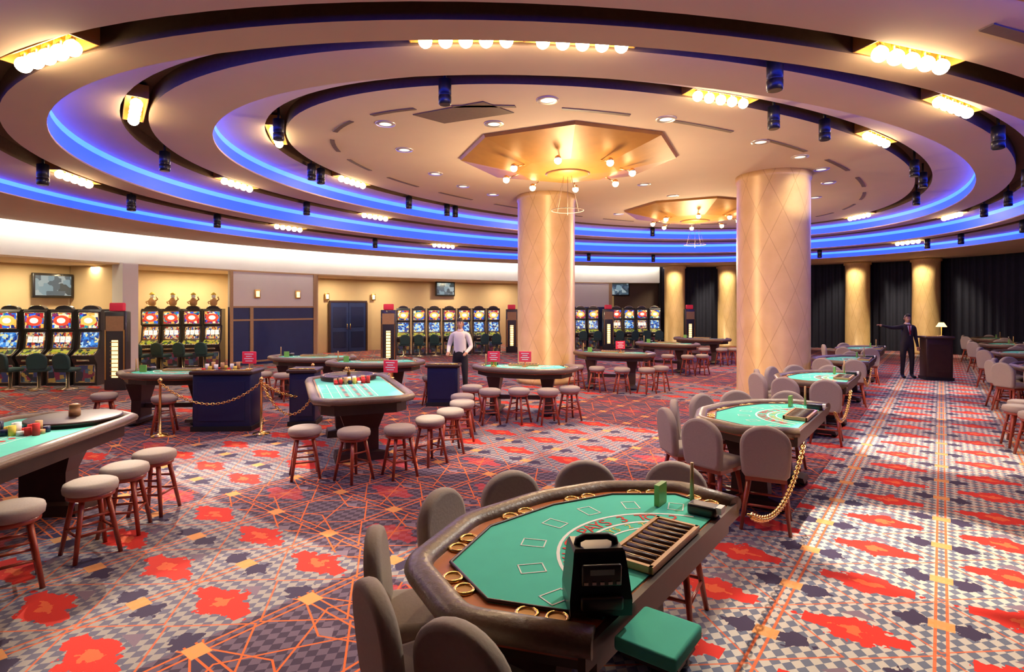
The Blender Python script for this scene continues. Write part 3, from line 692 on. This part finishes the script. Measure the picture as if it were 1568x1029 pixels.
# ------------------------------------------------------------------ people
def skin_mesh(V,Ed,R,sub=1,root=0):
    me=bpy.data.meshes.new('s'); me.from_pydata(V,Ed,[]); o=bpy.data.objects.new('s',me); sc.collection.objects.link(o)
    m=o.modifiers.new('s','SKIN'); m.use_smooth_shade=True
    for i,r in enumerate(R):
        sv=me.skin_vertices[0].data[i]; sv.radius=r if hasattr(r,'__len__') else (r,r); sv.use_root=(i==root)
    if sub: u=o.modifiers.new('u','SUBSURF'); u.levels=sub; u.render_levels=sub
    bpy.context.view_layer.update(); dg=bpy.context.evaluated_depsgraph_get(); r=bpy.data.meshes.new_from_object(o.evaluated_get(dg))
    out=([tuple(v.co) for v in r.vertices],[list(p.vertices) for p in r.polygons]); bpy.data.objects.remove(o); return out
def person(name,loc,rz,arms,jacket,trousers,tie=None,h=1.76,hair=m_hair):
    b=B(); k=h/1.76; b.M=Matrix.Scale(k,4)
    V=[(0,0,.97),(0,-.005,1.12),(0,-.01,1.30),(0,0,1.43),(0,.005,1.52),(0,-.01,1.60)]
    R=[(.15,.115),(.145,.11),(.165,.12),(.12,.09),.058,.05]; Ed=[(0,1),(1,2),(2,3),(3,4),(4,5)]
    tag=['t','j','j','j','s','s']
    for s_,(el,wr,hd) in zip((-1,1),arms):
        i=len(V); V+=[(s_*.175,0,1.42),el,wr,hd]; R+=[.07,.05,.035,.032]; tag+=['j','j','j','s']; Ed+=[(3,i),(i,i+1),(i+1,i+2),(i+2,i+3)]
    for s_ in(-1,1):
        i=len(V); V+=[(s_*.095,0,.88),(s_*.115,-.02,.50),(s_*.12,.015,.11),(s_*.125,-.06,.05),(s_*.135,-.17,.04)]; R+=[.095,.065,.048,.045,.038]; tag+=['t','t','t','f','f']
        Ed+=[(0,i),(i,i+1),(i+1,i+2),(i+2,i+3),(i+3,i+4)]
    v,f=skin_mesh(V,Ed,R,2)
    mm={'t':trousers,'j':jacket,'s':m_skin,'f':m_shoe}; zmin=min(p[2] for p in v)
    v=[(p[0],p[1],p[2]-zmin) for p in v]
    o=len(b.v); b.v+=[tuple(b.M@Vector(p)) for p in v]
    for q in f:
        c=sum((Vector(v[i]) for i in q),Vector())/len(q); best=None
        for (a_,c_) in Ed:
            A=Vector(V[a_]);Bv=Vector(V[c_]); ab=Bv-A; t=max(0,min(1,(c-A).dot(ab)/ab.length_squared)); d=(c-(A+ab*t)).length
            if best is None or d<best[0]: best=(d,tag[a_] if t<.55 else tag[c_])
        tg=best[1]
        if tg=='s' and c.z<1.46 and abs(c.x)<.12: tg='j'
        b.f.append([i+o for i in q]); b.mi.append(b.slot(mm[tg])); b.sm.append(True)
    for s_,(el,wr,hd) in zip((-1,1),arms):
        wr,hd=Vector(wr),Vector(hd); d=(hd-wr).normalized(); side=d.cross(Vector((0,0,1)))
        if side.length<.2: side=Vector((0,1,0))
        side.normalize(); up=side.cross(d)
        for j,(o_,ln) in enumerate(((-.028,.07),(-.010,.082),(.009,.076),(.026,.06))):
            p=hd+side*o_; P=[p-d*.01,p+d*(ln*.5),p+d*(ln*.8)-up*.008,p+d*(ln*1.0)-up*.022]
            v,f=skin_mesh([tuple(x) for x in P],[(0,1),(1,2),(2,3)],[.010,.009,.008,.007],1); b.add(v,f,m_skin,True)
        p=hd-d*.03-side*.03; P=[p,p-side*.022+d*.025,p-side*.028+d*.055]
        v,f=skin_mesh([tuple(x) for x in P],[(0,1),(1,2)],[.012,.010,.008],1); b.add(v,f,m_skin,True)
    cz=1.655; n,kk=24,18; L=[]
    for j in range(kk+1):
        ph=pi*max(.04,min(kk-.04,j))/kk if 0<j<kk else (.05 if j==0 else pi-.05); l=[]
        for i in range(n):
            th=2*pi*i/n; x=math.sin(ph)*math.cos(th); y=math.sin(ph)*math.sin(th); z=-math.cos(ph)
            wx=.074*(1-.28*max(0,-z)**1.2); wy=.094
            X,Y,Z=x*wx,y*wy,z*.118
            if y<-.3 and abs(x)<.25 and -.35<z<.12: Y-=.020*(1-abs(x)/.25)*(1-abs(z+.2)/.35 if z<.12 else 0)
            if y<-.6 and .0<z<.22 and .2<abs(x)<.6: Y+=.007
            if z<-.6 and y<-.1: Y-=.008
            l.append((X,Y-.012,Z+cz))
        L.append(l)
    b.loft(L,m_skin)
    for s_ in(-1,1):
        b.sph((s_*.028,-.092,cz+.012),(.012,.007,.007),m_eye,10,6); b.sph((s_*.074,.0,cz-.005),(.010,.020,.032),m_skin,8,6); b.box((s_*.029,-.098,cz+.032),(.032,.006,.006),hair)
    b.sph((0,-.098,cz-.058),(.024,.008,.006),m_lip,10,6)
    L=[]
    for j in range(9):
        ph=pi*.5*j/8; l=[]
        for i in range(n):
            th=2*pi*i/n; y=math.sin(th); front=max(0,-y)
            zz=math.cos(ph)*.128+ ((-.045*(1-front*2.2)) if front<.45 else .055)*(j/8)
            rr=math.sin(max(.05,ph)); l.append((rr*.081*math.cos(th),rr*.101*y-.006,cz+zz))
        L.append(l)
    b.loft(L,hair,caps=False)
    b.lathe([(.066,1.485),(.072,1.50),(.060,1.535)],m_shirt,(0,0,0),16,caps=False)
    if tie:
        b.loft([[(-.055,-.118,1.46),(.055,-.118,1.46)],[(-.002,-.155,1.18),(.002,-.155,1.18)]],m_shirt,caps=False,closed=False,smooth=False)
        b.loft([[(-.014,-.125,1.475),(.014,-.125,1.475)],[(-.024,-.158,1.24),(.024,-.158,1.24)],[(0,-.158,1.2),(0.001,-.158,1.2)]],tie,caps=False,closed=False,smooth=False)
    return b.obj(name,(*loc,0),rz)
rel=lambda s_:((s_*.225,.02,1.15),(s_*.235,-.06,.92),(s_*.235,-.085,.83))
person('man_in_dark_suit',(11.15,15.85),-.15,(((-.43,-.08,1.40),(-.68,-.12,1.46),(-.765,-.13,1.475)),rel(1)),m_suit,m_suit,m_tie,1.78)
tbl=lambda s_:((s_*.25,-.02,1.16),(s_*.20,-.26,1.06),(s_*.19,-.34,1.03))
person('dealer_in_white_shirt',(-1.12,12.15),-.15,(tbl(-1),tbl(1)),m_shirt,m_suit,None,1.74)

# ------------------------------------------------------------------ lighting
for s_ in(-1.0,S(60),S(150),S(280),S(330),S(520),S(600),S(700),S(780),S(905)):
    p,_=wall(s_,1.7); light('AREA','alcove_light',(p.x,p.y,3.2),55,(1,.82,.5),.4,(p.x,p.y,0))
for x,y,e in[(2.43,8.87,60),(-2.05,9.1,55),(5.69,11.1,80),(-1.2,13.8,90),(4.3,15,100),(8.2,15.2,110)]:
    light('SPOT','downlight_beam',(x,y,L0-.05),e*1.4,(1,.8,.55),.1,(x,y,0),2.3,.7)
for x,y,tx,ty,e in[(2.8,5.5,3.4,4.7,1900),(5.0,8.8,5.8,7.7,1700),(7.0,8.6,8.1,11,1400),(9.7,11,10.3,14.0,1500),(2.8,5.3,2.2,3.0,1100),(-1.3,6.69,-1.6,3.7,1300),(-3.6,9.6,-3.5,7.1,1600),(-6.1,9.6,-3.2,5.6,1700),(3.95,7.4,1.7,8.2,1500),(-1.3,6.7,-.7,7.7,900),(9.7,11,6.3,8.6,800)]:
    light('SPOT','can_beam',(x,y,4.25),e,(1,.80,.58),.04,(tx,ty,0),.48,.3)
for x,y,tx,ty in((3.4,6.2,.75,3.1),(4.4,8.6,2.9,6.1),(-2.5,6.8,-4.0,4.6),(-1.0,9.8,-2.2,7.8),(6.2,10.2,5.2,9.2),(1.5,12.5,.3,10.8)):
    light('SPOT','table_beam',(x,y,4.6),520,(1,.95,.85),.08,(tx,ty,.85),.45,.6)
for px in (1033,1115,1313,1418):
    p,_=wall(S(px),-1.1); d=(C-p).normalized()*1.5; light('SPOT','column_light',(p.x+d.x,p.y+d.y,L3-.1),450,(1,.88,.62),.1,(p.x,p.y,2.0),1.5,.6)
light('SPOT','pillar_light',(6.9,10.3,4.7),260,(1,.9,.7),.05,(6.2,12.1,4.4),.6,.8)
w=bpy.data.worlds.new('w'); sc.world=w; w.use_nodes=True; w.node_tree.nodes['Background'].inputs[0].default_value=(.02,.02,.03,1)
cam=bpy.data.cameras.new('cam'); cam.sensor_width=36; cam.lens=36*860/1568; cam.shift_y=-44.5/1568; cam.clip_start=.05
co=bpy.data.objects.new('camera',cam); sc.collection.objects.link(co); co.location=(0,0,2.0); co.rotation_euler=(pi/2,0,0); sc.camera=co
sc.view_settings.view_transform='Standard'; sc.view_settings.look='None'; sc.view_settings.exposure=0.05
